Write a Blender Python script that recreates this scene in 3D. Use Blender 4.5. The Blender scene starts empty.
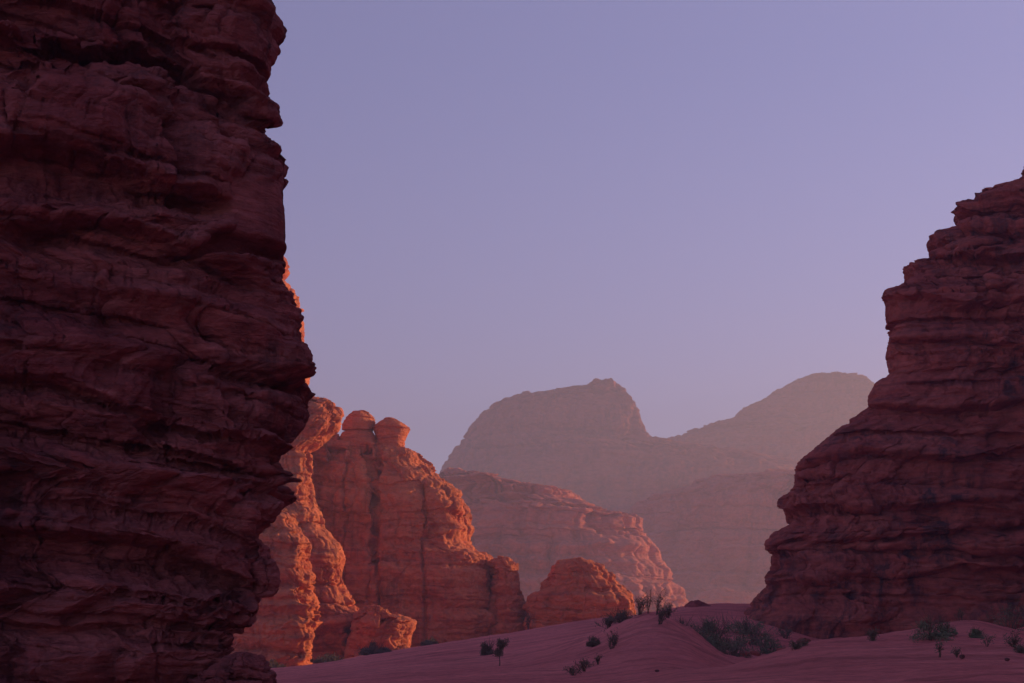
import bpy, math, random
import numpy as np
from mathutils import Vector

# ------------------------------------------------------------------ camera
sc = bpy.context.scene
W, H = 1024, 683
F = 1422.0            # focal length in pixels (50 mm on a 36 mm sensor)
EYE = 2.0             # camera height
HZ = 640.0            # image row of the horizon
cam_d = bpy.data.cameras.new('camera')
cam_d.lens = 50.0
cam_d.sensor_width = 36.0
cam_d.shift_y = (HZ - H / 2) / W
cam_d.clip_start = 0.1
cam_d.clip_end = 20000
cam = bpy.data.objects.new('camera', cam_d)
sc.collection.objects.link(cam)
cam.location = (0, 0, EYE)
cam.rotation_euler = (math.radians(90), 0, 0)
sc.camera = cam

# ------------------------------------------------------------------ light
SUN_ELEV = math.radians(13.0)
SUN_AZ = math.radians(31.0)        # angle from +X (right) towards +Y (away)
world = bpy.data.worlds.new('World')
sc.world = world
world.use_nodes = True
wn = world.node_tree
wn.nodes.clear()
sky = wn.nodes.new('ShaderNodeTexSky')
sky.sky_type = 'NISHITA'
sky.sun_disc = False
sky.sun_elevation = SUN_ELEV
sky.sun_rotation = math.radians(90) - SUN_AZ
sky.altitude = 800
sky.air_density = 1.0
sky.dust_density = 0.6
sky.ozone_density = 2.0
tint = wn.nodes.new('ShaderNodeMix')
tint.data_type = 'RGBA'
tint.blend_type = 'MULTIPLY'
tint.inputs['Factor'].default_value = 1.0
wn.links.new(sky.outputs['Color'], tint.inputs['A'])
tint.inputs['B'].default_value = (1.24, 0.935, 1.22, 1)
bg = wn.nodes.new('ShaderNodeBackground')
bg.inputs['Strength'].default_value = 0.108
wn.links.new(tint.outputs['Result'], bg.inputs['Color'])
wo = wn.nodes.new('ShaderNodeOutputWorld')
wn.links.new(bg.outputs['Background'], wo.inputs['Surface'])

sun_d = bpy.data.lights.new('sun', 'SUN')
sun_d.energy = 5.0
sun_d.angle = math.radians(0.5)
sun_d.color = (1.0, 0.64, 0.25)
sun = bpy.data.objects.new('sun', sun_d)
sc.collection.objects.link(sun)
sdir = Vector((math.cos(SUN_AZ) * math.cos(SUN_ELEV), math.sin(SUN_AZ) * math.cos(SUN_ELEV), math.sin(SUN_ELEV)))
sun.rotation_euler = sdir.to_track_quat('Z', 'Y').to_euler()
sun.location = sdir * 900

vs = sc.view_settings
vs.view_transform = 'Standard'
vs.look = 'None'
vs.exposure = 0.41
vs.gamma = 1.0
vs.use_curve_mapping = False
sc.cycles.use_denoising = True
sc.cycles.max_bounces = 6
sc.cycles.diffuse_bounces = 4
sc.cycles.volume_bounces = 1
sc.cycles.use_adaptive_sampling = True
sc.cycles.adaptive_threshold = 0.01

Q = 1.0   # mesh density factor
f32 = np.float32

# ------------------------------------------------------------------ noise
_rs = np.random.RandomState(7)
_P = np.tile(_rs.permutation(256), 3).astype(np.int32)
_G = _rs.normal(size=(256, 3)).astype(f32)
_G /= np.linalg.norm(_G, axis=1, keepdims=True)


def gn(x, y, z):
    """gradient noise, about -1..1"""
    shp = np.broadcast(x, y, z).shape
    x = np.broadcast_to(x, shp).ravel().astype(f32)
    y = np.broadcast_to(y, shp).ravel().astype(f32)
    z = np.broadcast_to(z, shp).ravel().astype(f32)
    out = np.empty(x.size, f32)
    CH = 200000
    for s in range(0, x.size, CH):
        a, b, c = x[s:s + CH], y[s:s + CH], z[s:s + CH]
        fa, fb, fc = np.floor(a), np.floor(b), np.floor(c)
        ia, ib, ic = fa.astype(np.int32) & 255, fb.astype(np.int32) & 255, fc.astype(np.int32) & 255
        a, b, c = a - fa, b - fb, c - fc
        u, v, w = (t * t * t * (t * (t * 6 - 15) + 10) for t in (a, b, c))

        def g(i, j, k):
            gr = _G[_P[_P[_P[ia + i] + ib + j] + ic + k]]
            return gr[:, 0] * (a - i) + gr[:, 1] * (b - j) + gr[:, 2] * (c - k)
        x00 = g(0, 0, 0); x00 += u * (g(1, 0, 0) - x00)
        x10 = g(0, 1, 0); x10 += u * (g(1, 1, 0) - x10)
        x01 = g(0, 0, 1); x01 += u * (g(1, 0, 1) - x01)
        x11 = g(0, 1, 1); x11 += u * (g(1, 1, 1) - x11)
        y0 = x00 + v * (x10 - x00)
        y1 = x01 + v * (x11 - x01)
        out[s:s + CH] = (y0 + w * (y1 - y0)) * 1.5
    return out.reshape(shp)


def fbm(x, y, z, o=4, gain=0.5):
    t = 0.0; a = 1.0; f = 1.0; n = 0.0
    for i in range(o):
        t = t + a * gn(x * f + 17.3 * i, y * f + 5.1 * i, z * f + 9.7 * i)
        n += a; a *= gain; f *= 2.03
    return t / n


def ridged(x, y, z, o=4, gain=0.5):
    t = 0.0; a = 1.0; f = 1.0; n = 0.0
    for i in range(o):
        t = t + a * (1 - np.abs(gn(x * f + 31.3 * i, y * f + 3.1 * i, z * f + 7.7 * i)))
        n += a; a *= gain; f *= 2.1
    return t / n


def hash2(i, j, seed):
    h = (i.astype(np.int64) * 374761393 + j.astype(np.int64) * 668265263 + seed * 982451653) & 0xffffffff
    h = ((h ^ (h >> 13)) * 1274126177) & 0xffffffff
    h = h ^ (h >> 16)
    return (h & 0xffff).astype(f32) / 65535.0


def sstep(a, b, x):
    t = np.clip((x - a) / (b - a), 0, 1)
    return t * t * (3 - 2 * t)


def layers(z, seed, tmin, tmax, lo=-400, hi=900):
    """beds of random thickness and hardness: rounded pillows with grooves between"""
    r = np.random.RandomState(seed)
    n = int((hi - lo) / ((tmin + tmax) / 2)) + 8
    th = r.uniform(tmin, tmax, n) * np.where(r.rand(n) < 0.2, 0.45, 1.0)
    b = lo + np.concatenate([[0], np.cumsum(th)])
    hard = r.uniform(-1, 1, n)
    i = np.clip(np.searchsorted(b, z.ravel()) - 1, 0, n - 1).reshape(z.shape)
    f = (z - b[i]) / th[i]
    bulge = 1 - np.abs(2 * f - 0.9).clip(0, 1.1) ** 3.5
    return (0.75 * hard[i] + 0.75 * bulge - 0.35).astype(f32)


def blocks(u, z, su, sz, seed):
    """jointed blocks: random offset per block, and a groove along the joints"""
    row = np.floor(z / sz)
    ru = hash2(row, row * 0 + 3, seed)
    su2 = su * (0.6 + 0.9 * hash2(row, row * 0 + 5, seed))
    cu = u / su2 + ru * 31.0
    col = np.floor(cu)
    v = hash2(row, col, seed)
    fu = cu - col
    fz = z / sz - row
    e = np.minimum(np.minimum(fu, 1 - fu) * su2, np.minimum(fz, 1 - fz) * sz)
    return (v - 0.5), e


# ------------------------------------------------------------------ mesh helpers
def grid_mesh(name, V, nu, nz, closed, mat, loc=(0, 0, 0), tail=None, smooth=True):
    """V: (nz*nu,3) vertices row by row -> one mesh object"""
    ii = np.arange(nz - 1)[:, None] * nu
    jj = np.arange(nu if closed else nu - 1)[None, :]
    j2 = (jj + 1) % nu
    q = np.stack([ii + jj, ii + j2, ii + nu + j2, ii + nu + jj], axis=-1).reshape(-1, 4)
    return raw_mesh(name, V, q, mat, loc, smooth)


def raw_mesh(name, V, q, mat, loc=(0, 0, 0), smooth=True, parent=None):
    me = bpy.data.meshes.new(name)
    V = (np.asarray(V, dtype=f32) - np.asarray(loc, dtype=f32)).astype(f32)
    q = np.asarray(q, dtype=np.int32)
    me.vertices.add(len(V)); me.vertices.foreach_set('co', V.ravel())
    k = q.shape[1]
    me.loops.add(q.size); me.loops.foreach_set('vertex_index', q.ravel())
    me.polygons.add(len(q)); me.polygons.foreach_set('loop_start', np.arange(0, q.size, k, dtype=np.int32))
    me.polygons.foreach_set('use_smooth', np.full(len(q), smooth))
    me.update(calc_edges=True)
    me.validate()
    ob = bpy.data.objects.new(name, me)
    ob.location = loc
    if mat: me.materials.append(mat)
    sc.collection.objects.link(ob)
    if parent: ob.parent = parent
    return ob


def tag(o, label=None, cat=None, group=None, kind=None):
    if label: o['label'] = label
    if cat: o['category'] = cat
    if group: o['group'] = group
    if kind: o['kind'] = kind
    return o


# ------------------------------------------------------------------ materials
def new_mat(name):
    m = bpy.data.materials.new(name)
    m.use_nodes = True
    nt = m.node_tree
    nt.nodes.clear()
    out = nt.nodes.new('ShaderNodeOutputMaterial')
    b = nt.nodes.new('ShaderNodeBsdfPrincipled')
    nt.links.new(b.outputs[0], out.inputs[0])
    b.inputs['Roughness'].default_value = 0.95
    b.inputs['Specular IOR Level'].default_value = 0.08
    return m, nt, b


class NB:
    def __init__(s, nt): s.nt = nt

    def n(s, t, **kw):
        x = s.nt.nodes.new(t)
        for k, v in kw.items(): setattr(x, k, v)
        return x

    def l(s, a, b): s.nt.links.new(a, b)

    def mapping(s, scale, rot=(0, 0, 0)):
        if not hasattr(s, 'tc'): s.tc = s.n('ShaderNodeTexCoord')
        m = s.n('ShaderNodeMapping')
        m.inputs['Scale'].default_value = scale
        m.inputs['Rotation'].default_value = rot
        s.l(s.tc.outputs['Object'], m.inputs[0])
        return m.outputs[0]

    def noise(s, scale, detail=4, rough=0.6, dist=0.0):
        x = s.n('ShaderNodeTexNoise')
        x.inputs['Scale'].default_value = 1.0
        x.inputs['Detail'].default_value = detail
        x.inputs['Roughness'].default_value = rough
        x.inputs['Distortion'].default_value = dist
        s.l(s.mapping(scale), x.inputs['Vector'])
        return x.outputs['Fac']

    def ramp(s, fac, stops):
        r = s.n('ShaderNodeValToRGB')
        el = r.color_ramp.elements
        while len(el) > 1: el.remove(el[-1])
        el[0].position = stops[0][0]; el[0].color = (*stops[0][1], 1)
        for p, c in stops[1:]:
            e = el.new(p); e.color = (*c, 1)
        s.l(fac, r.inputs[0])
        return r.outputs[0]

    def mix(s, fac, a, b, mode='MIX'):
        m = s.n('ShaderNodeMix', data_type='RGBA', blend_type=mode)
        for v, k in ((fac, 'Factor'), (a, 'A'), (b, 'B')):
            if hasattr(v, 'links'): s.l(v, m.inputs[k])
            elif k == 'Factor': m.inputs[k].default_value = v
            else: m.inputs[k].default_value = (*v, 1)
        return m.outputs['Result']

    def math(s, op, a, b):
        m = s.n('ShaderNodeMath', operation=op)
        for i, v in enumerate((a, b)):
            if hasattr(v, 'links'): s.l(v, m.inputs[i])
            else: m.inputs[i].default_value = v
        return m.outputs[0]


def g3(v): return (v, v, v)


def rock_mat(name, S, base, pale, dark, varnish=0.5, bump=1.0, thin=1.0, streak=0.06, contrast=1.0):
    """layered red sandstone: beds, blotches, vertical stains of desert varnish; S metres per unit"""
    m, nt, b = new_mat(name)
    k = NB(nt)
    bed = k.noise((0.10 / S, 0.10 / S, 1.4 / S), 5, 0.65, 0.4)
    col = k.ramp(bed, [(0.30, dark), (0.45, base), (0.58, base), (0.72, pale)])
    patch = k.noise((0.16 / S, 0.16 / S, 0.22 / S), 5, 0.6, 0.6)
    col = k.mix(k.ramp(patch, [(0.35, g3(0.0)), (0.7, g3(0.75))]), col, pale)
    fine = k.noise((1.6 / S, 1.6 / S, 3.2 / S), 6, 0.7)
    col = k.mix(0.75, col, k.ramp(fine, [(0.25, g3(1 - 0.5 * contrast)), (0.5, g3(1.0)), (0.75, g3(1 + 0.35 * contrast))]), 'MULTIPLY')
    st = k.noise((0.9 / S, 0.9 / S, streak / S), 6, 0.7, 0.5)
    area = k.noise((0.11 / S, 0.11 / S, 0.15 / S), 5, 0.68, 0.6)
    vf = k.math('MULTIPLY', k.ramp(st, [(0.46, g3(0.0)), (0.62, g3(1.0))]), k.ramp(area, [(0.42, g3(0.0)), (0.6, g3(1.0))]))
    col = k.mix(k.math('MULTIPLY', vf, varnish), col, (0.100, 0.045, 0.048))
    nt.links.new(col, b.inputs['Base Color'])
    h1 = k.noise((2.2 / S, 2.2 / S, 5.0 / S), 8, 0.68, 0.3)
    h2 = k.noise((0.5 / S, 0.5 / S, 6.0 / S), 4, 0.6, 0.5)
    hh = k.math('ADD', h1, k.math('MULTIPLY', h2, 0.6 * thin))
    bp = k.n('ShaderNodeBump')
    bp.inputs['Strength'].default_value = 0.75 * bump
    bp.inputs['Distance'].default_value = 0.28 * S
    k.l(hh, bp.inputs['Height'])
    k.l(bp.outputs[0], b.inputs['Normal'])
    return m


def sand_mat():
    m, nt, b = new_mat('red_sand')
    k = NB(nt)
    a = k.noise((0.06, 0.06, 0.06), 5, 0.6, 0.3)
    col = k.ramp(a, [(0.3, (0.61, 0.150, 0.142)), (0.7, (0.76, 0.212, 0.192))])
    st = k.noise((0.06, 0.55, 0.3), 6, 0.65, 0.8)
    col = k.mix(0.8, col, k.ramp(st, [(0.34, g3(0.62)), (0.5, g3(1.0)), (0.66, g3(1.18))]), 'MULTIPLY')
    f = k.noise((2.2, 2.2, 2.2), 7, 0.75)
    col = k.mix(0.7, col, k.ramp(f, [(0.3, g3(0.72)), (0.5, g3(1.0)), (0.7, g3(1.2))]), 'MULTIPLY')
    nt.links.new(col, b.inputs['Base Color'])
    r1 = k.noise((0.5, 2.6, 0.8), 5, 0.65, 1.2)
    r2 = k.noise((2.5, 2.5, 2.5), 6, 0.65)
    bp = k.n('ShaderNodeBump')
    bp.inputs['Strength'].default_value = 0.9
    bp.inputs['Distance'].default_value = 0.35
    k.l(k.math('ADD', r1, k.math('MULTIPLY', r2, 0.45)), bp.inputs['Height'])
    k.l(bp.outputs[0], b.inputs['Normal'])
    return m


def plain_mat(name, c1, c2, sc_=3.0):
    m, nt, b = new_mat(name)
    k = NB(nt)
    a = k.noise((sc_, sc_, sc_), 3, 0.6)
    nt.links.new(k.ramp(a, [(0.35, c1), (0.65, c2)]), b.inputs['Base Color'])
    return m


# ------------------------------------------------------------------ layered rock built from horizontal slices
def px_world(px, py, y0, skew=0.0, xref=0.0):
    """a silhouette point seen at px,py on the plane y = y0 + skew*(x-xref)"""
    c = (px - 512.0) / F
    x = c * (y0 - skew * xref) / (1 - c * skew)
    y = y0 + skew * (x - xref)
    return x, (HZ - py) / F * y + EYE


def smooth1(a, k):
    if k <= 1: return a
    w = np.hanning(k + 2)[1:-1]; w /= w.sum()
    p = np.pad(a, (k // 2, k - 1 - k // 2), mode='edge')
    return np.convolve(p, w, 'valid')


def slice_rock(name, y0, depth, S, mat, L=None, R=None, xl=None, xr=None, zbot=-4.0, ztop=None,
               skew=0.0, xref=0.0, batter=0.0, npow=3.4, nu=400, nz=400, seed=1, amp=1.0, low=1.0,
               bed=1.0, blk=1.0, dip=(0.0, 0.0), relief=0.9, smooth_rows=4, cave=1.0, side_fix=True,
               dome=0.3, calm=None, crack=None, extra=None, gully=0.0, fine=1.0, front_bias=1.0, bulge=0.0, thin=1.0, topn=0.16, taperL=0.0, taperR=0.0, warp=1.0, final_fix=0, rough=0.5, lips=None):
    yc_sil = y0 + depth * 0.5
    def conv(pts):
        a = np.array([px_world(p[0], p[1], yc_sil, skew, xref) for p in pts])
        o = np.argsort(a[:, 1], kind='stable')
        return a[o]
    Lw = conv(L) if L is not None else None
    Rw = conv(R) if R is not None else None
    if ztop is None:
        ztop = max(a[-1, 1] for a in (Lw, Rw) if a is not None)
    nz = max(24, int(nz * Q)); nu = max(48, int(nu * Q))
    z = np.linspace(zbot, ztop, nz)
    XL = np.interp(z, Lw[:, 1], Lw[:, 0]) if Lw is not None else np.full(nz, float(xl))
    XR = np.interp(z, Rw[:, 1], Rw[:, 0]) if Rw is not None else np.full(nz, float(xr))
    XR = np.maximum(XR, XL + 0.02 * S)
    # plan curve: superellipse, samples thick on the front, thin behind
    th = np.linspace(0, 2 * np.pi, 6000, endpoint=False) - np.pi / 2
    cu = np.sign(np.cos(th)) * np.abs(np.cos(th)) ** (2 / npow)
    cv = np.sign(np.sin(th)) * np.abs(np.sin(th)) ** (2 / npow)
    wmean = float(np.mean(XR - XL))
    ds = np.hypot(np.diff(cu, append=cu[0]) * wmean / 2, np.diff(cv, append=cv[0]) * depth / 2)
    dens = np.where(cv < 0.25, 1.0, 0.12)
    if front_bias != 1.0:   # crowd the samples where the picture sees the face
        cx = (XL.mean() + XR.mean()) / 2 + cu * wmean / 2
        cy = yc_sil + cv * depth / 2 + skew * (cx - xref)
        pp = 512 + F * cx / np.maximum(cy, 1)
        dens = dens * np.where((pp > -60) & (pp < 1090) & (cy > 1), 1.0, 1.0 / front_bias)
    cum = np.concatenate([[0], np.cumsum(ds * dens)])
    t = np.linspace(0, cum[-1], nu, endpoint=False)
    thi = np.interp(t, cum, np.append(th, th[0] + 2 * np.pi))
    arc = np.interp(thi, np.append(th, th[0] + 2 * np.pi), np.concatenate([[0], np.cumsum(ds)]))
    cu = np.sign(np.cos(thi)) * np.abs(np.cos(thi)) ** (2 / npow)
    cv = np.sign(np.sin(thi)) * np.abs(np.sin(thi)) ** (2 / npow)
    cu = cu[None, :]; cv = cv[None, :]
    Z = np.repeat(z[:, None], nu, 1)
    wfrac = np.clip((XR - XL) / max(1e-6, (XR - XL).max()), 0.02, 1) ** 0.6
    hd = (depth / 2 * wfrac)[:, None]

    def place(XL, XR):
        xc = ((XL + XR) / 2)[:, None]; hw = ((XR - XL) / 2)[:, None]
        X = xc + hw * cu
        Y = yc_sil + hd * cv + skew * (X - xref) + (batter * (z - zbot))[:, None] * (0.5 - 0.5 * cv)
        back = hd * (cv + 1)
        X = X - taperR * back * sstep(0, 1, cu) + taperL * back * sstep(0, 1, -cu)
        return X, Y

    def sil(X, Y, side):
        p = 512 + F * X / np.maximum(Y, 0.5)
        j = p.argmax(1) if side > 0 else p.argmin(1)
        r = np.arange(nz)
        sil.c = cu[0, j] * side
        return p[r, j], Y[r, j], Z[r, j]

    X, Y = place(XL, XR)
    # targets in pixels, looked up by the row each slice edge really lands on
    def target(pts, ysil, zsil):
        a = np.array(pts, float); o = np.argsort(-a[:, 1], kind='stable'); a = a[o]
        py = HZ - (zsil - EYE) / ysil * F
        return np.interp(-py, -a[:, 1], a[:, 0])
    for it in range(10):
        if R is not None and side_fix:
            p, ys, zs = sil(X, Y, 1); XR = XR + (target(R, ys, zs) - p) * ys / F
        if L is not None and side_fix:
            p, ys, zs = sil(X, Y, -1); XL = XL + (target(L, ys, zs) - p) * ys / F
        mid = (XL + XR) / 2
        bad = XR - XL < 0.02 * S
        XR = np.where(bad, mid + 0.01 * S, XR); XL = np.where(bad, mid - 0.01 * S, XL)
        X, Y = place(XL, XR)
    # outward normals in plan
    tx = np.roll(X, -1, 1) - np.roll(X, 1, 1); ty = np.roll(Y, -1, 1) - np.roll(Y, 1, 1)
    ln = np.hypot(tx, ty) + 1e-9
    NX, NY = ty / ln, -tx / ln
    o = seed * 13.7
    U = arc[None, :] + 0 * Z
    topf = np.clip((XR - XL) / (3.0 * S), 0.12, 1)[:, None] + 0 * Z

    def bedz(X, Y, Z):
        x, y, zz = X / S + o, Y / S + o * 0.7, Z / S
        zw = zz + dip[0] * (X - xref) / S + dip[1] * (Y - y0) / S
        return x, y, zz, zw + warp * fbm(x / 9, y / 9, zz / 9, 3) + 0.12 * fbm(x / 1.7, y / 1.7, zz / 1.7, 2)
    # ---- step 1: the big shapes, pushed outwards in plan
    x, y, zz, zw = bedz(X, Y, Z)
    D = low * 1.9 * fbm(x / 11, y / 11, zz / 8, 4, 0.45)
    if relief:
        hp = lambda q: q - smooth1(q, max(3, int(nz * 0.16)))
        if R is not None and relief > 0: prof, edge = hp(XR), sstep(0.95, 0.55, cu)
        else: prof, edge = -hp(XL), sstep(-0.95, -0.55, cu)
        D = D + abs(relief) * np.interp(zw * S, z, prof) / S * edge * (0.75 + 0.6 * fbm(x / 7 + 2, y / 7, zz / 7, 2))
    D = D + bed * 0.5 * layers(zw, seed + 11, 1.3, 4.2)
    if bulge:   # big rounded masses hanging over one another
        ub = U / S + 2.0 * fbm(x / 6 + 5, y / 6, zz / 6, 3)
        zbu = zw + 0.65 * fbm(x / 5 + 15, y / 5, zz / 5, 3)
        for (su, sz, a_, sd) in ((7.5, 3.6, 1.0, 31), (3.1, 1.7, 0.5, 32)):
            vb, eb = blocks(ub, zbu, su, sz, seed + sd)
            fz = zbu / sz - np.floor(zbu / sz)
            fz = fz - sstep(0.72, 1.0, fz)
            D = D + bulge * a_ * (1.2 * vb + 0.8 * (sstep(0, 0.28 * sz, eb) - 0.6) + 0.6 * (fz - 0.35))
    D = D + amp * 0.36 * (ridged(x / 3.4, y / 3.4, zz / 2.3, 3) - 0.7)
    if gully:
        gl = gn(x / 3.2 + 3, y / 3.2, zz / 30) * 0.7 + 0.5 * gn(x / 1.3, y / 1.3, zz / 14)
        D = D - gully * sstep(0.05, 0.6, gl) * 1.2

    def where():
        return 512 + F * X / np.maximum(Y, 1), HZ - (Z - EYE) / np.maximum(Y, 1) * F
    calm_m = 0 * Z
    if calm:
        pp, pyv = where()
        for (a0, a1, b0, b1, v) in calm:
            wob = 7 * fbm(x / 1.5, y / 1.5, zz / 1.5, 3)
            m = sstep(a0 - 4, a0 + 4, pp + wob) * sstep(a1 + 4, a1 - 4, pp + wob) * sstep(b0 - 4, b0 + 4, pyv + wob) * sstep(b1 + 4, b1 - 4, pyv + wob)
            calm_m = np.maximum(calm_m, m)
            D = D * (1 - m) + m * v
    if lips:    # long overhanging lips with a hollow beneath, each a line across the face
        pp, pyv = where()
        wv = 5 * fbm(x / 2.2 + 11, y / 2.2, zz / 2.2, 3) + 9 * fbm(x / 6 + 3, y / 6, zz / 6, 2)
        for (line, out, inn, h1, h2) in lips:
            lp = np.array(line, float)
            dd = pyv - np.interp(pp, lp[:, 0], lp[:, 1]) + wv
            on = sstep(lp[0, 0] - 30, lp[0, 0] + 30, pp) * sstep(lp[-1, 0] + 12, lp[-1, 0] - 25, pp)
            t = sstep(-3, 4, dd)
            D = D + on * ((1 - t) * out * np.exp(np.minimum(dd, 0) / h1) - t * inn * np.exp(-np.maximum(dd, 0) / h2))
    D = np.clip(D, -4, 4) * topf
    X = X + NX * D * S; Y = Y + NY * D * S
    # settle the outline where it belongs
    def settle(X, Y, Z, n, k):
        for it in range(n):
            for pts, side in ((R, 1), (L, -1)):
                if pts is None: continue
                Ys = np.maximum(Y, 0.5)
                p = (512 + F * X / Ys) * side
                q = HZ - (Z - EYE) / Ys * F
                ok = (q > -5) & (q < 690)
                b = np.clip(np.round(q), -5, 690).astype(int) + 5
                best = np.full(700, -1e9); np.maximum.at(best, b[ok], p[ok])
                hit = np.argwhere(ok & (p >= best[b] - 1e-6))
                d = np.full(nz, np.nan)
                a = np.array(pts, float); oo = np.argsort(a[:, 1], kind='stable'); a = a[oo]
                h0, h1 = hit[:, 0], hit[:, 1]
                tt = np.interp(q[h0, h1], a[:, 1], a[:, 0]) * side
                dd = (tt - p[h0, h1]) * Ys[h0, h1] / F
                o2 = np.argsort(-dd)
                d[h0[o2]] = dd[o2]
                g = ~np.isnan(d)
                if g.sum() < 3: continue
                rr = np.arange(nz)
                d = np.interp(rr, rr[g], d[g], left=0, right=0)
                d = np.clip(smooth1(d, k), -1.0 * S, 1.0 * S)
                jj = p.argmax(1)
                cs = np.minimum(smooth1(cu[0, jj] * side, 9), 0.9)[:, None]
                X = X + side * 0.8 * d[:, None] * sstep(0, 1, (cu * side - (cs - 1.1)) / 0.9)
        return X
    if side_fix: X = settle(X, Y, Z, 14, smooth_rows)
    # ---- even out the rows along each column, so that ledges get as many as walls
    seg = np.sqrt(np.diff(X, axis=0) ** 2 + np.diff(Y, axis=0) ** 2 + np.diff(Z, axis=0) ** 2)
    for _ in range(3): seg = (np.roll(seg, 1, 1) + seg + np.roll(seg, -1, 1)) / 3
    seg = seg + 0.25 * seg.mean()
    cums = np.concatenate([np.zeros((1, nu)), np.cumsum(seg, 0)], 0)
    cums /= cums[-1:]
    tq = np.linspace(0, 1, nz)
    idx = np.empty((nz, nu))
    for c in range(nu): idx[:, c] = np.interp(tq, cums[:, c], np.arange(nz))
    i0 = np.minimum(idx.astype(int), nz - 2); fr = idx - i0; cc = np.arange(nu)[None, :]
    X, Y, Z, topf, calm_m = (A[i0, cc] * (1 - fr) + A[i0 + 1, cc] * fr for A in (X, Y, Z, topf, calm_m))
    # ---- step 2: finer relief along the true surface normal
    def normals():
        du = np.stack([np.roll(A, -1, 1) - np.roll(A, 1, 1) for A in (X, Y, Z)], -1)
        dv = np.stack([np.gradient(A, axis=0) for A in (X, Y, Z)], -1)
        n = np.cross(du, dv)
        return n / (np.linalg.norm(n, axis=-1, keepdims=True) + 1e-9)
    N = normals()
    for _ in range(2):
        N = N + np.roll(N, 1, 1) + np.roll(N, -1, 1); N[1:-1] = N[1:-1] + N[:-2] + N[2:]
        N /= np.linalg.norm(N, axis=-1, keepdims=True) + 1e-9
    x, y, zz, zw = bedz(X, Y, Z)
    hardm = sstep(-0.35, 0.35, fbm(x / 6, y / 6, zz / 4, 3))
    D = bed * thin * (0.17 * layers(zw + 0.1 * gn(x, y, zz), seed + 12, 0.35, 1.1) * (0.35 + hardm)
                      + 0.05 * layers(zw * 1.02 + 0.05 * gn(x * 2, y * 2, zz * 2), seed + 15, 0.10, 0.3) * (1.2 - hardm))
    uw = U / S + 0.5 * fbm(x / 3, y / 3, zz / 3, 3)
    zb = zw + 0.25 * fbm(x / 2.2 + 40, y / 2.2, zz / 2.2, 2)
    v1, e1 = blocks(uw, zb, 2.6, 2.3, seed + 21)
    v2, e2 = blocks(uw + 3.3, zb * 1.0 + 0.4, 0.95, 0.8, seed + 22)
    v3, e3 = blocks(uw + 1.3, zb * 1.0 + 0.2, 0.4, 0.36, seed + 23)
    bm = sstep(-0.25, 0.3, fbm(x / 7 + 9, y / 7, zz / 7, 3))
    bm2 = sstep(-0.1, 0.35, fbm(x / 4 + 19, y / 4, zz / 3, 3))
    D = D + blk * (0.75 * v1 * bm + 0.36 * v2 * bm2 + 0.12 * v3 * (1.2 - bm2) * bm)
    D = D - np.minimum(blk, 1) * (0.26 * np.exp(-(e1 / 0.06) ** 2) * bm + 0.12 * np.exp(-(e2 / 0.045) ** 2) * bm2)
    if cave:   # hollows weathered into the face
        c = fbm(x / 2.4 + 70, y / 2.4, zz / 1.25, 3)
        cm = sstep(0.0, 0.35, fbm(x / 8 + 50, y / 8, zz / 5, 2))
        D = D - cave * 0.95 * sstep(0.30, 0.62, c) * cm
        c2 = gn(x / 0.62 + 7, y / 0.62, zz / 0.45)
        D = D - cave * 0.26 * sstep(0.35, 0.7, c2) * sstep(0.0, 0.3, fbm(x / 5 + 90, y / 5, zz / 3, 2))
    D = D + amp * 0.24 * fbm(x / 0.9, y / 0.9, zz / 0.6, 4, 0.6)
    D = D - amp * 0.10 * sstep(0.80, 0.95, ridged(x / 1.6 + 4, y / 1.6, zz / 2.6, 2))
    D = D + fine * 0.06 * fbm(x / 0.2, y / 0.2, zz / 0.14, 3, 0.65)
    calmer = sstep(-0.15, 0.25, fbm(x / 5 + 61, y / 5, zz / 3.2, 3))
    D = D * (rough + (1 - rough) * calmer) * (1 - 0.45 * sstep(0.05, -0.45, N[..., 2])) * (1 - 0.85 * calm_m)
    if crack:
        pp, pyv = where()
        pp = pp + 8 * fbm(zz / 3, zz * 0 + 3.3, zz * 0, 3)
        for (cpx, width, dp, py0, py1) in crack:
            D = D - dp * np.exp(-((pp - cpx) / width) ** 2) * sstep(py0 - 12, py0 + 12, pyv) * sstep(py1 + 12, py1 - 12, pyv)
    D = np.clip(D, -2.5, 2.5) * topf
    X = X + N[..., 0] * D * S; Y = Y + N[..., 1] * D * S; Z = Z + N[..., 2] * D * S
    if final_fix: X = settle(X, Y, Z, 8, final_fix)
    Zf = Z + topn * S * fbm(x / 2.0 + 33, y / 2.0, zz / 2.0, 3) * topf
    rows = [np.stack([X, Y, Zf], -1).reshape(-1, 3)]
    cxm, cym = X[-1].mean(), Y[-1].mean()
    w_top = XR[-1] - XL[-1]
    for s in (0.97, 0.9, 0.75, 0.55, 0.3, 0.1, 0.01):
        xx = cxm + (X[-1] - cxm) * s; yy = cym + (Y[-1] - cym) * s
        zt = Zf[-1] * s + Zf[-1].mean() * (1 - s) + dome * S * min(1.0, w_top / (4 * S)) * (1 - s * s) + 0.25 * S * min(1, w_top / (4 * S)) * fbm(xx / S / 2, yy / S / 2, xx * 0, 3) * (1 - s)
        rows.append(np.stack([xx, yy, zt], -1))
    V = np.concatenate(rows)
    loc = (float((XL[0] + XR[0]) / 2), float(yc_sil), float(zbot)) if skew == 0 else (float(XL[0]), float(yc_sil), float(zbot))
    return grid_mesh(name, V, nu, nz + 7, True, mat, loc)


# ------------------------------------------------------------------ ground: red sand with dunes
def zpy(py, d): return EYE + (HZ - py) / F * d


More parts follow.
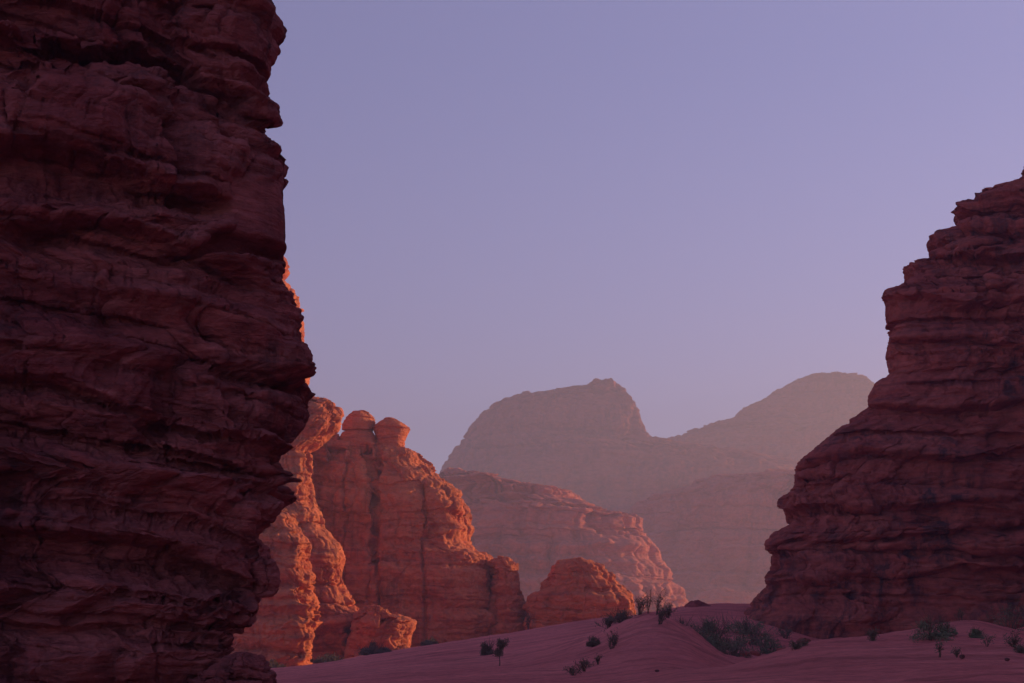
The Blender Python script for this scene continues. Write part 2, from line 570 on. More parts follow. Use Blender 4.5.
GP = []   # picture column, distance, height
def col(px, *dz):
    for d, zv in dz: GP.append((px, d, zv))
col(-700, (4, 0), (14, 0), (35, 0.2), (66, 0.5), (120, 0.5), (210, 0), (350, 0))
col(-150, (4, 0), (14, 0), (35, 0.1), (66, 0), (120, -0.8), (210, -2.2), (350, -3))
col(150, (4, 0), (14, 0), (35, 0), (66, -0.2), (105, -1.1), (150, -1.7), (210, -2.3), (270, -3.2), (350, -4))
col(280, (4, 0), (14, 0), (35, 0), (66, -0.2), (105, -1.15), (150, -1.65), (205, -2.05), (240, -2.9), (300, -3.8), (350, -4))
col(400, (35, 0), (66, 0.0), (105, -0.35), (140, 0.05), (205, 0.5), (240, 0.3), (300, -0.6), (350, -1))
col(530, (4, 0), (14, 0), (35, 0), (66, 0.05), (85, 0.3), (105, 0.5), (140, 1.5), (205, 3.4), (240, 3.3), (300, 2.4), (350, 2))
col(600, (50, 0.2), (66, 0.15), (85, 0.9), (100, 2.0), (125, 2.5), (160, 3.5), (205, 5.1), (240, 5), (300, 3.6))
col(650, (35, 0.2), (66, 0.45), (85, 1.6), (99, 3.4), (106, 4.05), (114, 3.6), (130, 3.0), (170, 4.9), (205, 5.6), (300, 4.2))
col(690, (50, 0.6), (58, 0.75), (70, 0.5), (85, 1.2), (105, 2.75), (118, 1.9), (135, 2.9), (170, 6.0), (210, 6.3), (300, 5))
col(722, (50, 0.6), (58, 0.85), (70, 0.25), (85, 0.3), (105, 0.9), (125, 1.3), (150, 3.8), (173, 6.2), (210, 6.5), (300, 5.4))
col(757, (45, 0.6), (61, 1.2), (74, 0.5), (105, 0.5), (125, 1.2), (150, 3.6), (173, 6.1), (210, 6.6), (350, 4))
col(800, (14, 0), (35, 0.35), (50, 0.85), (66, 1.75), (80, 1.1), (105, 0.7), (135, 1.5), (150, 2.6), (165, 3.2))
col(870, (35, 0.45), (50, 1.0), (72, 2.2), (86, 1.5), (105, 0.9), (130, 1.0), (165, 1.4))
col(930, (35, 0.5), (50, 1.1), (70, 2.35), (76, 2.7), (90, 1.7), (120, 1.4), (160, 1.5))
col(965, (35, 0.5), (50, 1.2), (72, 2.75), (78, 3.08), (92, 2.0), (120, 1.6), (200, 2))
col(1024, (4, 0), (14, 0), (35, 0.5), (50, 1.15), (70, 2.1), (80, 2.45), (95, 2.3), (120, 3))
col(1250, (4, 0), (14, 0), (35, 0.5), (60, 1.5), (85, 2.5), (120, 4), (210, 4), (350, 4))
col(1750, (4, 0), (14, 0.2), (35, 0.8), (66, 2), (120, 4), (210, 4), (350, 4))
GP = np.array(GP, float)


def _gk(px, d): return np.stack([px / 85.0, np.log(d) * 4.2], -1)


def _tps(r): return np.where(r > 1e-6, r * r * np.log(r + 1e-9), 0)


_A = _gk(GP[:, 0], GP[:, 1])
_n = len(_A)
_K = _tps(np.linalg.norm(_A[:, None] - _A[None], axis=-1)) + 0.02 * np.eye(_n)
_B = np.concatenate([np.ones((_n, 1)), _A], 1)
_M = np.block([[_K, _B], [_B.T, np.zeros((3, 3))]])
_C = np.linalg.solve(_M, np.concatenate([GP[:, 2], np.zeros(3)]))


def ground_z(x, y):
    x = np.asarray(x, float); y = np.asarray(y, float)
    r = np.hypot(x, y)
    az = np.arctan2(x, y)
    px = np.clip(512 + F * np.tan(np.clip(az, -0.75, 0.75)), -650, 1700)
    d = np.clip(np.where(np.abs(az) < 0.6, y, r), 4.2, 330)
    q = _gk(px, d).reshape(-1, 2)
    z = np.empty(len(q))
    for s in range(0, len(q), 20000):
        c = q[s:s + 20000]
        k = _tps(np.sqrt(((c[:, None] - _A[None]) ** 2).sum(-1)))
        z[s:s + 20000] = k @ _C[:_n] + _C[_n] + c @ _C[_n + 1:]
    z = z.reshape(x.shape)
    back = sstep(0.6, 1.1, np.abs(az))
    z = z * (1 - back)
    far = sstep(260, 420, r)
    z = z * (1 - far) + far * (-1.0)
    return np.clip(z, -6, 9)


def build_ground(mat):
    na = int(820 * Q); nr = int(620 * Q)
    a1 = np.linspace(-0.40, 0.40, na)
    a0 = np.linspace(-np.pi, -0.40, 90)[:-1]
    a2 = np.linspace(0.40, np.pi, 90)[1:-1]
    az = np.concatenate([a0, a1, a2])
    r = np.concatenate([[0.05], np.exp(np.linspace(np.log(1.5), np.log(25), 60)), np.exp(np.linspace(np.log(25.5), np.log(330), nr)), np.exp(np.linspace(np.log(340), np.log(2900), 50))])
    RR, AA = np.meshgrid(r, az, indexing='ij')
    X = np.clip(RR * np.sin(AA), -840, 840); Y = np.maximum(RR * np.cos(AA), -290)
    Z = ground_z(X, Y)
    n = 0.34 * fbm(X / 9, Y / 6, X * 0, 5, 0.55) + 0.10 * fbm(X / 1.4, Y / 0.9, X * 0 + 3, 3)
    hum = np.exp(-((X - 14) / 9) ** 2 - ((Y - 112) / 26) ** 2)
    n = n + hum * (0.85 * fbm(X / 3.2, Y / 4.5, X * 0 + 21, 4, 0.55) + 0.1 * fbm(X / 0.9, Y / 0.9, X * 0 + 5, 3))
    # long wind furrows running slantwise over the open slope
    uu = (X * 0.35 + Y * 0.94)
    n = n + 0.22 * ridged(uu / 5.5, (X * 0.94 - Y * 0.35) / 40, X * 0 + 8, 3) - 0.15
    fade = 1 - sstep(250, 600, RR)
    Z = Z + n * fade * sstep(2, 12, RR)
    V = np.stack([X, Y, Z], -1).reshape(-1, 3)
    return grid_mesh('sand_ground', V, len(az), len(r), True, mat)


sand = sand_mat()
tag(build_ground(sand), kind='structure')

# ------------------------------------------------------------------ rock materials
RED = (0.26, 0.075, 0.060); REDP = (0.34, 0.125, 0.095); REDD = (0.15, 0.045, 0.045)
m_near = rock_mat('dark_red_sandstone', 1.0, (0.29, 0.062, 0.064), (0.54, 0.165, 0.150), (0.10, 0.026, 0.036), 0.85, bump=1.3, contrast=1.25)
m_right = rock_mat('banded_red_sandstone', 1.7, (0.37, 0.078, 0.066), (0.54, 0.155, 0.115), (0.14, 0.036, 0.045), 1.0, streak=0.32, contrast=1.3)
m_mass = rock_mat('orange_sandstone', 2.6, (0.60, 0.145, 0.080), (0.70, 0.23, 0.115), (0.34, 0.070, 0.060), 0.6, thin=0.5)
m_butte = rock_mat('pale_sandstone', 6.0, (0.56, 0.15, 0.115), (0.64, 0.20, 0.15), (0.40, 0.095, 0.085), 0.5, streak=0.3)
m_far = rock_mat('far_sandstone', 12.0, (0.42, 0.105, 0.075), (0.50, 0.15, 0.10), (0.22, 0.05, 0.05), 0.9, contrast=1.5, streak=0.2)

# ------------------------------------------------------------------ left cliff
LEFT_R = [(271, 0), (274, 5), (281, 22), (283.5, 34), (278, 50), (271, 72), (261, 91), (269, 98), (279, 108), (283, 119),
          (290, 126), (294, 135), (288, 145), (290, 156), (284, 170), (283, 185), (284.5, 209), (285.5, 230), (286, 260),
          (284, 275), (282, 284), (296, 299), (299, 309), (297, 321), (299, 336), (308, 351), (310, 361), (315, 370),
          (315, 388), (309, 403), (306, 422), (300, 439), (291, 450), (273, 465), (285, 474), (295, 482), (299, 494),
          (297, 503), (283, 508), (269, 527), (261, 537), (268, 549), (274, 580), (273, 590), (263, 598), (251, 607),
          (247, 624), (240, 634), (238, 646), (236, 660), (234, 700), (232, 760), (265, -30), (255, -60), (262, -100), (240, -160)]
left = slice_rock('rock_cliff', 41.0, 9.0, 1.0, m_near, R=LEFT_R, xl=-60, zbot=-2.0, skew=0.30, xref=-8.0, npow=6.0, taperR=0.35,
                  nu=1000, nz=950, seed=3, smooth_rows=16, dip=(0.16, 0.0), relief=1.6, low=0.9, front_bias=6.0, bulge=0.8, bed=0.75, thin=1.0, blk=0.95, amp=1.1, warp=0.5, cave=1.4, rough=0.7,
                  lips=[([(-200, 20), (0, 42), (70, 48), (140, 44), (200, 62), (245, 100)], 0.5, 1.1, 30, 26),
                        ([(-200, 130), (0, 150), (60, 152), (110, 176), (170, 192), (225, 200)], 0.7, 1.3, 45, 26),
                        ([(-200, 215), (0, 238), (60, 250), (100, 288), (180, 300), (300, 335)], 0.45, -0.35, 14, 20),
                        ([(60, 232), (110, 228), (170, 236), (240, 262), (290, 292)], 0.4, 1.1, 22, 34),
                        ([(-200, 350), (0, 372), (110, 382), (190, 420), (290, 452)], 0.5, 0.9, 28, 22),
                        ([(-200, 505), (0, 530), (110, 537), (190, 556), (262, 590)], 0.6, 1.0, 40, 18),
                        ([(-200, 600), (0, 618), (90, 628), (190, 640), (240, 648)], 0.3, 0.6, 22, 16)],
                  calm=[(232, 300, 178, 262, 0.1)])
tag(left, 'towering dark shadowed cliff of bulging layered rock filling the left side', 'cliff')

# ------------------------------------------------------------------ right cliff
RIGHT_L = [(1250, 60), (1180, 92), (1130, 95), (1110, 130), (1060, 135), (1048, 160), (1022, 166), (1024, 177), (1003, 183), (979, 186), (981, 196), (951, 203), (955, 208), (954, 221), (959, 226), (929, 232),
           (927, 250), (929, 257), (902, 264), (907, 274), (905, 283), (883, 291), (881, 300), (885, 305), (885, 329),
           (889, 338), (885, 357), (889, 375), (876, 382), (867, 397), (868, 407), (854, 417), (830, 434), (810, 452),
           (799, 460), (794, 469), (794, 486), (788, 493), (777, 500), (777, 508), (784, 512), (787, 526), (775, 530),
           (764, 543), (765, 550), (771, 556), (770, 569), (764, 578), (766, 587), (755, 597), (750, 604), (735, 625), (728, 680)]
right = slice_rock('rock_cliff', 150.0, 44.0, 1.7, m_right, L=RIGHT_L, xr=150, zbot=-2.0, skew=0.06, xref=30.0, npow=6.0, taperL=0.5,
                   nu=1000, nz=800, seed=5, smooth_rows=4, dip=(0.03, 0.0), relief=-1.3, low=0.8, front_bias=6.0, gully=0.6, bulge=0.3, thin=1.2, bed=1.0, blk=1.7, warp=0.5, amp=0.9, final_fix=4, rough=0.65,
                   lips=[([(745, 585), (790, 578), (880, 574), (1060, 566)], 0.3, 0.7, 18, 12),
                         ([(752, 552), (800, 540), (900, 534), (1060, 522)], 0.45, 0.9, 24, 15),
                         ([(770, 512), (840, 503), (930, 508), (1060, 492)], 0.4, 0.7, 18, 12),
                         ([(785, 470), (850, 455), (930, 462), (1060, 440)], 0.4, 0.9, 22, 16),
                         ([(855, 402), (920, 410), (1060, 392)], 0.45, 1.0, 24, 16),
                         ([(870, 345), (930, 340), (1060, 350)], 0.35, 0.8, 16, 14),
                         ([(872, 300), (940, 306), (1060, 296)], 0.4, 0.8, 14, 16),
                         ([(915, 252), (970, 262), (1060, 250)], 0.4, 0.9, 14, 14)])
tag(right, 'stepped dark red cliff with jutting ledges rising towards the right edge', 'cliff')

# added unseen walls right of the camera and behind the cliff block the sun
wall = slice_rock('shade_wall', -70.0, 222.0, 3.0, m_right, xl=68, xr=190, ztop=54, zbot=-3, npow=3.0, nu=260, nz=130, seed=71, side_fix=False, relief=0)
tag(wall, kind='structure')
wall2 = slice_rock('shade_wall', 215.0, 60.0, 3.0, m_right, xl=72, xr=220, ztop=42, zbot=-3, npow=3.0, nu=200, nz=100, seed=73, side_fix=False, relief=0)  # hidden rock, added to keep the far sand slope in shadow
tag(wall2, kind='structure')

# ------------------------------------------------------------------ middle massif and its neighbours
MASS_R = [(330, 443), (402, 445), (405, 446), (416, 455), (431, 464), (436, 475), (451, 484), (460, 493), (465, 504), (471, 522), (472, 533),
          (470, 546), (474, 551), (491, 557), (498, 569), (500, 590), (505, 620), (508, 660)]
MASS_L = [(312, 443), (306, 452), (300, 470), (280, 520), (250, 600), (240, 680)]
mass = slice_rock('rock_massif', 300.0, 60.0, 2.6, m_mass, L=MASS_L, R=MASS_R, zbot=-6, npow=3.8, nu=520, nz=480, seed=8, bulge=0.35, topn=0.3,
                  relief=0.0, low=0.7, bed=0.5, thin=0.7, blk=1.9, gully=0.35, cave=0.7, rough=0.75, crack=[(375, 3.0, 1.3, 450, 560), (379, 1.6, 0.8, 540, 640), (345, 1.2, 0.5, 460, 600), (425, 1.4, 0.5, 480, 640)])
tag(mass, 'broad red rock massif with a long vertical crack and sunlit right edge', 'rock massif')
p1 = slice_rock('boulder', 312.0, 11.0, 1.3, m_mass, L=[(352, 413), (346, 417), (342, 424), (342, 432), (339, 438), (338, 448)], R=[(369, 413), (375, 418), (376, 423), (373, 431), (378, 439), (379, 448)],
                zbot=zpy(448, 312), npow=2.4, nu=150, nz=110, seed=12, relief=0, low=0.35, bed=0.9, blk=0.4, cave=0.3)
tag(p1, 'round layered red boulder on the massif summit, the left of two', 'boulder', 'boulders on the massif summit')
p2 = slice_rock('boulder', 312.0, 10.0, 1.3, m_mass, L=[(384, 419.5), (377, 423), (372, 428), (375, 434), (378, 448)], R=[(395, 419), (404, 424), (411, 429), (409, 433), (404, 443), (405, 448)],
                zbot=zpy(448, 312), npow=2.4, nu=150, nz=110, seed=17, relief=0, low=0.3, bed=0.9, blk=0.4, cave=0.3)
tag(p2, 'mushroom shaped red boulder with flat cap on the massif summit', 'boulder', 'boulders on the massif summit')
TOWER_R = [(262, 225), (280, 240), (286, 262), (291, 268), (292, 272), (287, 278), (284, 283), (295, 288), (304, 297), (305, 304), (300, 314), (299, 318), (304, 322), (309, 329), (305, 338), (306, 346),
           (314, 364), (312, 372), (308, 385), (306, 410), (308, 470), (310, 640), (312, 690)]
tower = slice_rock('rock_tower', 282.0, 50.0, 2.2, m_mass, R=TOWER_R, xl=-110, zbot=-6, npow=3.0, nu=380, nz=420, seed=21, bed=0.55, blk=1.4, amp=1.4, bulge=0.35, relief=0.6, low=0.5, batter=0.0)
tag(tower, 'tall orange sunlit rock tower mostly hidden behind the dark left cliff', 'rock tower')
SPUR_R = [(314, 399.5), (326, 401), (332, 404), (340, 411), (342, 416), (339, 422), (338, 429), (330, 438), (322, 446), (311, 452), (309, 462), (313, 480), (316, 500), (322, 512), (326, 528),
          (340, 545), (346, 560), (341, 578), (350, 592), (356, 606), (368, 622), (365, 634), (367, 645), (370, 690)]
spur = slice_rock('rock_pillar', 268.0, 22.0, 1.9, m_mass, R=SPUR_R, L=[(306, 399.5), (290, 408), (280, 430), (255, 520), (240, 690)], zbot=-6, npow=3.6, nu=320, nz=440, seed=25, bed=0.6, blk=1.5, amp=1.5, bulge=0.55, topn=0.3, relief=0.8, low=0.7, skew=-0.1, xref=-40)
tag(spur, 'sunlit orange pillar with a bulbous head beside the red massif', 'rock pillar')
SPUR2_R = [(266, 505), (292, 512), (298, 525), (312, 545), (309, 560), (316, 576), (313, 590), (318, 605), (316, 625), (312, 645), (314, 690)]
spur2 = slice_rock('rock_spur', 240.0, 14.0, 1.7, m_mass, R=SPUR2_R, L=[(240, 505), (225, 540), (215, 690)], zbot=-6, npow=3.6, nu=240, nz=260, seed=28, bed=0.6, blk=1.5, amp=1.5, bulge=0.55, topn=0.3, relief=0.6, low=0.6, skew=-0.1, xref=-36)
tag(spur2, 'low terraced orange spur in front of the bulbous pillar', 'rock spur')
sh = slice_rock('rock_shoulder', 262.0, 16.0, 1.7, m_mass, R=[(374, 606), (386, 610), (392, 616), (408, 617), (417, 621), (413, 632), (410, 640), (412, 690)], L=[(366, 606), (355, 615), (345, 640), (340, 690)], zbot=-6,
                npow=3.2, nu=200, nz=140, seed=31, bed=0.6, blk=1.5, amp=1.5, bulge=0.55, topn=0.3, relief=0.5, low=0.4)
tag(sh, 'small knobby rock shoulder with a sunlit tip at the massif foot', 'rock outcrop')
pil = slice_rock('rock_pillar', 306.0, 16.0, 1.7, m_mass, R=[(504, 557), (512, 559), (517, 566), (518, 572), (521, 590), (526, 605), (530, 660)], L=[(498, 556.5), (492, 562), (490, 590), (480, 660)], zbot=-4,
                 npow=2.6, nu=180, nz=180, seed=34, bed=0.6, blk=1.5, amp=1.5, bulge=0.55, topn=0.3, relief=0.5, low=0.5)
tag(pil, 'short red pillar joined to the right end of the massif', 'rock pillar')
sm = slice_rock('rock_outcrop', 300.0, 34.0, 1.9, m_mass, L=[(557, 561.5), (553, 566), (550, 571), (545, 580), (537, 592), (530, 598), (524, 612), (515, 650)],
                R=[(578, 561), (598, 565), (610, 573), (619, 581), (631, 594), (635, 606), (638, 618), (640, 650)], zbot=-2, npow=3.2, nu=300, nz=220, seed=38, bed=0.6, blk=1.5, amp=1.5, bulge=0.55, topn=0.3, relief=0.7, low=0.5)
tag(sm, 'low domed red outcrop with glowing broken right flank', 'rock outcrop')

BUT_R = [(500, 478), (512, 480), (541, 485), (573, 487), (578, 495), (586, 503), (602, 506), (612, 512), (631, 512.5), (642, 518), (641, 526), (647, 536),
         (660, 551), (662, 561), (671, 571), (675, 583), (684, 590), (688, 602), (692, 640)]
butte = slice_rock('rock_butte', 880.0, 210.0, 6.2, m_butte, R=BUT_R, L=[(438, 478), (430, 485), (400, 540), (380, 640)], zbot=-6, npow=2.6, nu=460, nz=360, seed=41,
                   relief=1.0, low=0.9, cave=0.5, bed=0.6, thin=0.5, bulge=0.8, blk=1.2, topn=0.3)
tag(butte, 'hazy pink stepped butte with sunlit rounded edges behind the massif', 'butte')
mound = slice_rock('rock_mound', 1120.0, 60.0, 5.0, m_butte, L=[(715, 589.5), (705, 592), (697, 597), (685, 606), (670, 640)], R=[(730, 589), (742, 592), (752, 592), (765, 597), (775, 640)], zbot=-6, npow=2.4, nu=160, nz=80, seed=44, relief=0.4, low=0.5)
tag(mound, 'small hazy mound of rock beside the foot of the right cliff', 'rock mound')
MES_L = [(690, 486), (640, 499), (634, 503), (628, 520), (622, 560), (600, 640)]
mesa = slice_rock('rock_mesa', 1350.0, 260.0, 8.0, m_butte, L=MES_L, xr=530, ztop=zpy(484, 1480), zbot=-8, npow=3.2, nu=460, nz=260, seed=47, relief=0.5, low=0.9, bed=1.1, cave=0.3, gully=0.9, bulge=0.6, topn=0.3, amp=1.3, rough=0.7)
tag(mesa, 'pale hazy mesa of flat beds below the far rounded mountain', 'mesa')

M1_L = [(602, 377.5), (597, 379.5), (592, 381), (586, 385), (565, 391), (549, 389.5), (526, 392), (504, 399), (491, 405), (475, 421), (457, 446), (446, 460), (440, 471), (420, 500), (380, 640)]
M1_R = [(607, 377), (619, 383), (629, 393), (637, 405), (642, 421), (647, 434), (653, 438), (668, 440), (690, 443.5), (730, 449), (780, 456), (820, 470), (840, 540), (850, 640)]
far1 = slice_rock('mountain', 1750.0, 420.0, 13.0, m_far, L=M1_L, R=M1_R, zbot=-10, npow=2.6, nu=420, nz=360, seed=51, relief=0.4, low=0.9, cave=0.3, gully=1.2, batter=0.25, bulge=0.5, blk=1.0, bed=0.7, amp=1.5, topn=0.3)
tag(far1, 'distant flat topped mountain with one reddened right end', 'mountain', kind='structure')
M2_L = [(841, 369), (834, 369.5), (826, 371), (806, 376), (790, 383), (777, 389), (761, 401), (749, 406), (736, 414), (730, 421), (716, 422), (699, 428), (695, 434), (671, 433), (658, 438), (645, 452), (600, 500), (540, 640)]
M2_R = [(845, 369), (852, 370), (863, 375), (874, 383), (890, 400), (905, 430), (930, 520), (950, 640)]
far2 = slice_rock('mountain', 2050.0, 460.0, 14.0, m_far, L=M2_L, R=M2_R, zbot=-10, npow=2.4, nu=460, nz=320, seed=55, relief=0.4, low=0.9, cave=0.3, gully=0.7, batter=0.3, bulge=0.5, blk=0.9, bed=0.6, amp=1.5, topn=0.3)
tag(far2, 'distant rounded mountain fading into haze at right', 'mountain', kind='structure')

# ------------------------------------------------------------------ haze: one closed box of even air
def haze_box(x0, x1, y0, y1, z0, z1, dens, colr, aniso):
    V = [(x0, y0, z0), (x1, y0, z0), (x1, y1, z0), (x0, y1, z0), (x0, y0, z1), (x1, y0, z1), (x1, y1, z1), (x0, y1, z1)]
    q = [(0, 3, 2, 1), (4, 5, 6, 7), (0, 1, 5, 4), (1, 2, 6, 5), (2, 3, 7, 6), (3, 0, 4, 7)]
    m = bpy.data.materials.new('haze_air'); m.use_nodes = True
    nt = m.node_tree; nt.nodes.clear()
    out = nt.nodes.new('ShaderNodeOutputMaterial')
    v = nt.nodes.new('ShaderNodeVolumePrincipled')
    v.inputs['Density'].default_value = dens
    v.inputs['Color'].default_value = (*colr, 1)
    v.inputs['Anisotropy'].default_value = aniso
    nt.links.new(v.outputs[0], out.inputs['Volume'])
    try: m.volume_sampling = 'MULTIPLE_IMPORTANCE'
    except Exception: pass
    ob = raw_mesh('haze', V, q, m, (0, 0, 0), False)
    return tag(ob, kind='stuff')


haze_box(-850, 850, -300, 2950, -11.5, 460, 0.00050, (0.465, 0.455, 0.635), 0.2)

# ------------------------------------------------------------------ rocks lying about
m_stone = rock_mat('dark_stone', 0.25, (0.12, 0.05, 0.05), (0.20, 0.09, 0.08), (0.06, 0.03, 0.035), 0.6)
def stone(px, d, w, h, mat, name, label, cat, sink=0.25, seed=1, group=None, dep=1.0):
    x = (px - 512) / F * d
    n, m = 40, 24
    th = np.linspace(0, 2 * np.pi, n, endpoint=False)[None, :]
    ph = np.linspace(-np.pi / 2, np.pi / 2, m)[:, None]
    X, Y, Z = np.cos(ph) * np.cos(th), np.cos(ph) * np.sin(th), np.sin(ph) + 0 * th
    r = 1 + 0.30 * fbm(X * 1.1 + seed * 9, Y * 1.1, Z * 1.1, 3) + 0.14 * (ridged(X * 2.2 + seed, Y * 2.2, Z * 2.2, 3) - 0.6)
    p = np.sign(Z) * np.abs(Z) ** 0.8
    V = np.stack([X * r * w / 2, Y * r * w / 2 * dep, p * r * h / 2], -1).reshape(-1, 3)
    z0 = float(ground_z(np.array([x]), np.array([d]))[0]) + 0.05
    V = V + np.array([x, d, z0 + h / 2 - sink * h])
    o = grid_mesh(name, V, n, m, True, mat, (x, d, z0))
    return tag(o, label, cat, group)


sad = slice_rock('boulder', 170.0, 3.2, 0.5, m_near, L=[(697, 600.3), (691, 602), (686, 605.5), (679, 612)], R=[(700, 600.3), (706, 603), (714, 606.5), (722, 613)],
                 zbot=4.6, npow=2.4, nu=130, nz=80, seed=64, relief=0, low=0.35, bed=0.5, blk=0.8, cave=0.2)
tag(sad, 'dark weathered boulder half buried on the sandy saddle', 'boulder')
stone(962, 51.8, 0.20, 0.16, m_stone, 'stone', 'small dark stone lying on the near dune below the dead sprig', 'stone', 0.2, 7, 'stones on the near dune')
stone(1007, 50.8, 0.17, 0.12, m_stone, 'stone', 'small dark stone on the near dune at the lower right corner', 'stone', 0.2, 9, 'stones on the near dune')
stone(657, 66, 0.2, 0.12, m_stone, 'stone', 'small stone on the sand below the dune with twigs', 'stone', 0.2, 10, 'stones on the near dune')
rr = random.Random(4)
for i in range(16):
    fpx, fd = rr.uniform(725, 850), rr.uniform(112, 146)
    sz = rr.uniform(0.35, 1.1)
    stone(fpx, fd, sz * 1.3, sz * 0.8, m_right, 'rock_fragment', 'broken rock fragment lying in the gully at the foot of the right cliff', 'rock', 0.3, 30 + i, 'rock fragments in the gully')
foot = slice_rock('boulder', 40.0, 2.6, 0.5, m_near, R=[(252, 652.5), (262, 655), (268, 659), (273, 665), (275, 674), (276, 690), (272, 710), (270, 730)], L=[(236, 652.5), (220, 658), (190, 680), (180, 730)],
                  zbot=-0.6, npow=2.3, nu=160, nz=130, seed=61, relief=0, low=0.6, bed=1.0, blk=1.2, cave=0.5, bulge=0.5, amp=1.3, rough=0.9)
tag(foot, 'rounded dark boulder at the foot of the left cliff', 'boulder')

# ------------------------------------------------------------------ shrubs
m_leaf = plain_mat('grey_green_leaves', (0.13, 0.135, 0.080), (0.21, 0.205, 0.125), 4)
m_dry = plain_mat('dry_leaves', (0.13, 0.095, 0.070), (0.21, 0.150, 0.105), 4)
m_stem = plain_mat('woody_stems', (0.10, 0.068, 0.055), (0.17, 0.115, 0.09), 5)
SH = 'desert shrubs on the dunes'


def tubes(paths, sides=4):
    V, Qd = [], []
    for pts, radii in paths:
        b = len(V)
        n = len(pts)
        for i, (p, r) in enumerate(zip(pts, radii)):
            for k in range(sides):
                a = 2 * math.pi * k / sides
                V.append((p[0] + r * math.cos(a), p[1] + r * math.sin(a), p[2]))
        for i in range(n - 1):
            for k in range(sides):
                k2 = (k + 1) % sides
                Qd.append((b + i * sides + k, b + i * sides + k2, b + (i + 1) * sides + k2, b + (i + 1) * sides + k))
    return V, Qd


def shrub(kind, px, d, w, h, label, seed, green=True, lean=0.0):
    rnd = random.Random(seed)
    x = (px - 512) / F * d
    z = float(ground_z(np.array([x]), np.array([d]))[0]) - 0.02
    e = bpy.data.objects.new('desert_tree' if kind == 'tree' else 'desert_shrub', None)
    e.location = (x, d, z)
    sc.collection.objects.link(e)
    tag(e, label, 'shrub', SH)
    paths, tips = [], []

    def branch(p, dirv, ln, r, lev):
        pts, rad = [p], [r]
        n = 5
        dv = list(dirv)
        for i in range(n):
            dv = [dv[0] + rnd.gauss(0, 0.16), dv[1] + rnd.gauss(0, 0.16), dv[2] + rnd.gauss(0.03, 0.10)]
            q = math.sqrt(sum(c * c for c in dv)); dv = [c / q for c in dv]
            p = tuple(p[j] + dv[j] * ln / n for j in range(3))
            pts.append(p); rad.append(r * (1 - 0.75 * (i + 1) / n))
            if i >= 1: tips.append((p, lev))
            if lev > 0 and i >= 1:
                for _ in range(rnd.choice((1, 2))):
                    a = rnd.uniform(0, 2 * math.pi); t = rnd.uniform(0.4, 0.95)
                    nd = (dv[0] + t * math.cos(a), dv[1] + t * math.sin(a), dv[2] + rnd.uniform(0, 0.25))
                    branch(p, nd, ln * rnd.uniform(0.35, 0.6), r * 0.5, lev - 1)
        paths.append((pts, rad))
    th = max(0.010, 0.00016 * d)
    if kind == 'tree':
        branch((0, 0, 0), (lean, 0, 1), h * 0.62, th * 3.0, 2)
        nst = 1
    else:
        nst = {'bush': 14, 'twig': 11, 'sprig': 4}[kind]
        for i in range(nst):
            a = rnd.uniform(0, 2 * math.pi); t = rnd.uniform(0.1, 1.0) * w / (2 * h) * (1.15 if kind == 'bush' else 1.0 if kind == 'twig' else 0.6)
            branch((rnd.gauss(0, 0.06 * w), rnd.gauss(0, 0.06 * w), 0), (t * math.cos(a) + lean, t * math.sin(a), 1), h * rnd.uniform(0.6, 0.98) * math.sqrt(1 + 0.5 * t * t), th * 1.6,
                   1 if kind != 'sprig' else 1)
    V, Qd = tubes(paths)
    raw_mesh('stems', V, Qd, m_stem, (0, 0, 0), True, e)
    V, Qd = [], []
    ls = max(0.06, 0.0008 * d)

    def leaf(c):
        u = Vector((rnd.gauss(0, 1), rnd.gauss(0, 1), rnd.gauss(0.3, 1))).normalized()
        v = u.orthogonal().normalized()
        s1, s2 = ls * rnd.uniform(0.7, 1.6), ls * rnd.uniform(0.22, 0.45)
        b = len(V)
        for q in (u * s1, v * s2, -u * s1, -v * s2): V.append((c[0] + q[0], c[1] + q[1], max(0.01, c[2] + q[2])))
        Qd.append((b, b + 1, b + 2, b + 3))
    if kind == 'bush':     # clumps of leaves through a low uneven dome
        for _ in range(34):
            a = rnd.uniform(0, 2 * math.pi); rr = math.sqrt(rnd.random()); t = rnd.uniform(0.02, 1)
            cx_ = rr * math.cos(a) * w * 0.47; cy_ = rr * math.sin(a) * w * 0.47
            top = h * math.sqrt(max(0.04, 1 - 0.85 * rr * rr)) * rnd.uniform(0.7, 1.05)
            cz_ = top * t
            cr = rnd.uniform(0.06, 0.13) * math.sqrt(w * h)
            for _ in range(int(rnd.uniform(22, 55))):
                leaf((cx_ + rnd.gauss(0, cr), cy_ + rnd.gauss(0, cr), cz_ + rnd.gauss(0, cr * 0.9)))
    else:
        for (p, lev) in tips:
            if kind == 'tree':
                if p[2] < 0.45 * h: continue
                for _ in range(9): leaf([p[j] + rnd.gauss(0, 0.10) for j in range(3)])
            else:
                for _ in range(3):
                    if rnd.random() < 0.26: leaf([p[j] + rnd.gauss(0, ls) for j in range(3)])
    if V: raw_mesh('foliage', V, Qd, m_leaf if green else m_dry, (0, 0, 0), False, e)
    return e


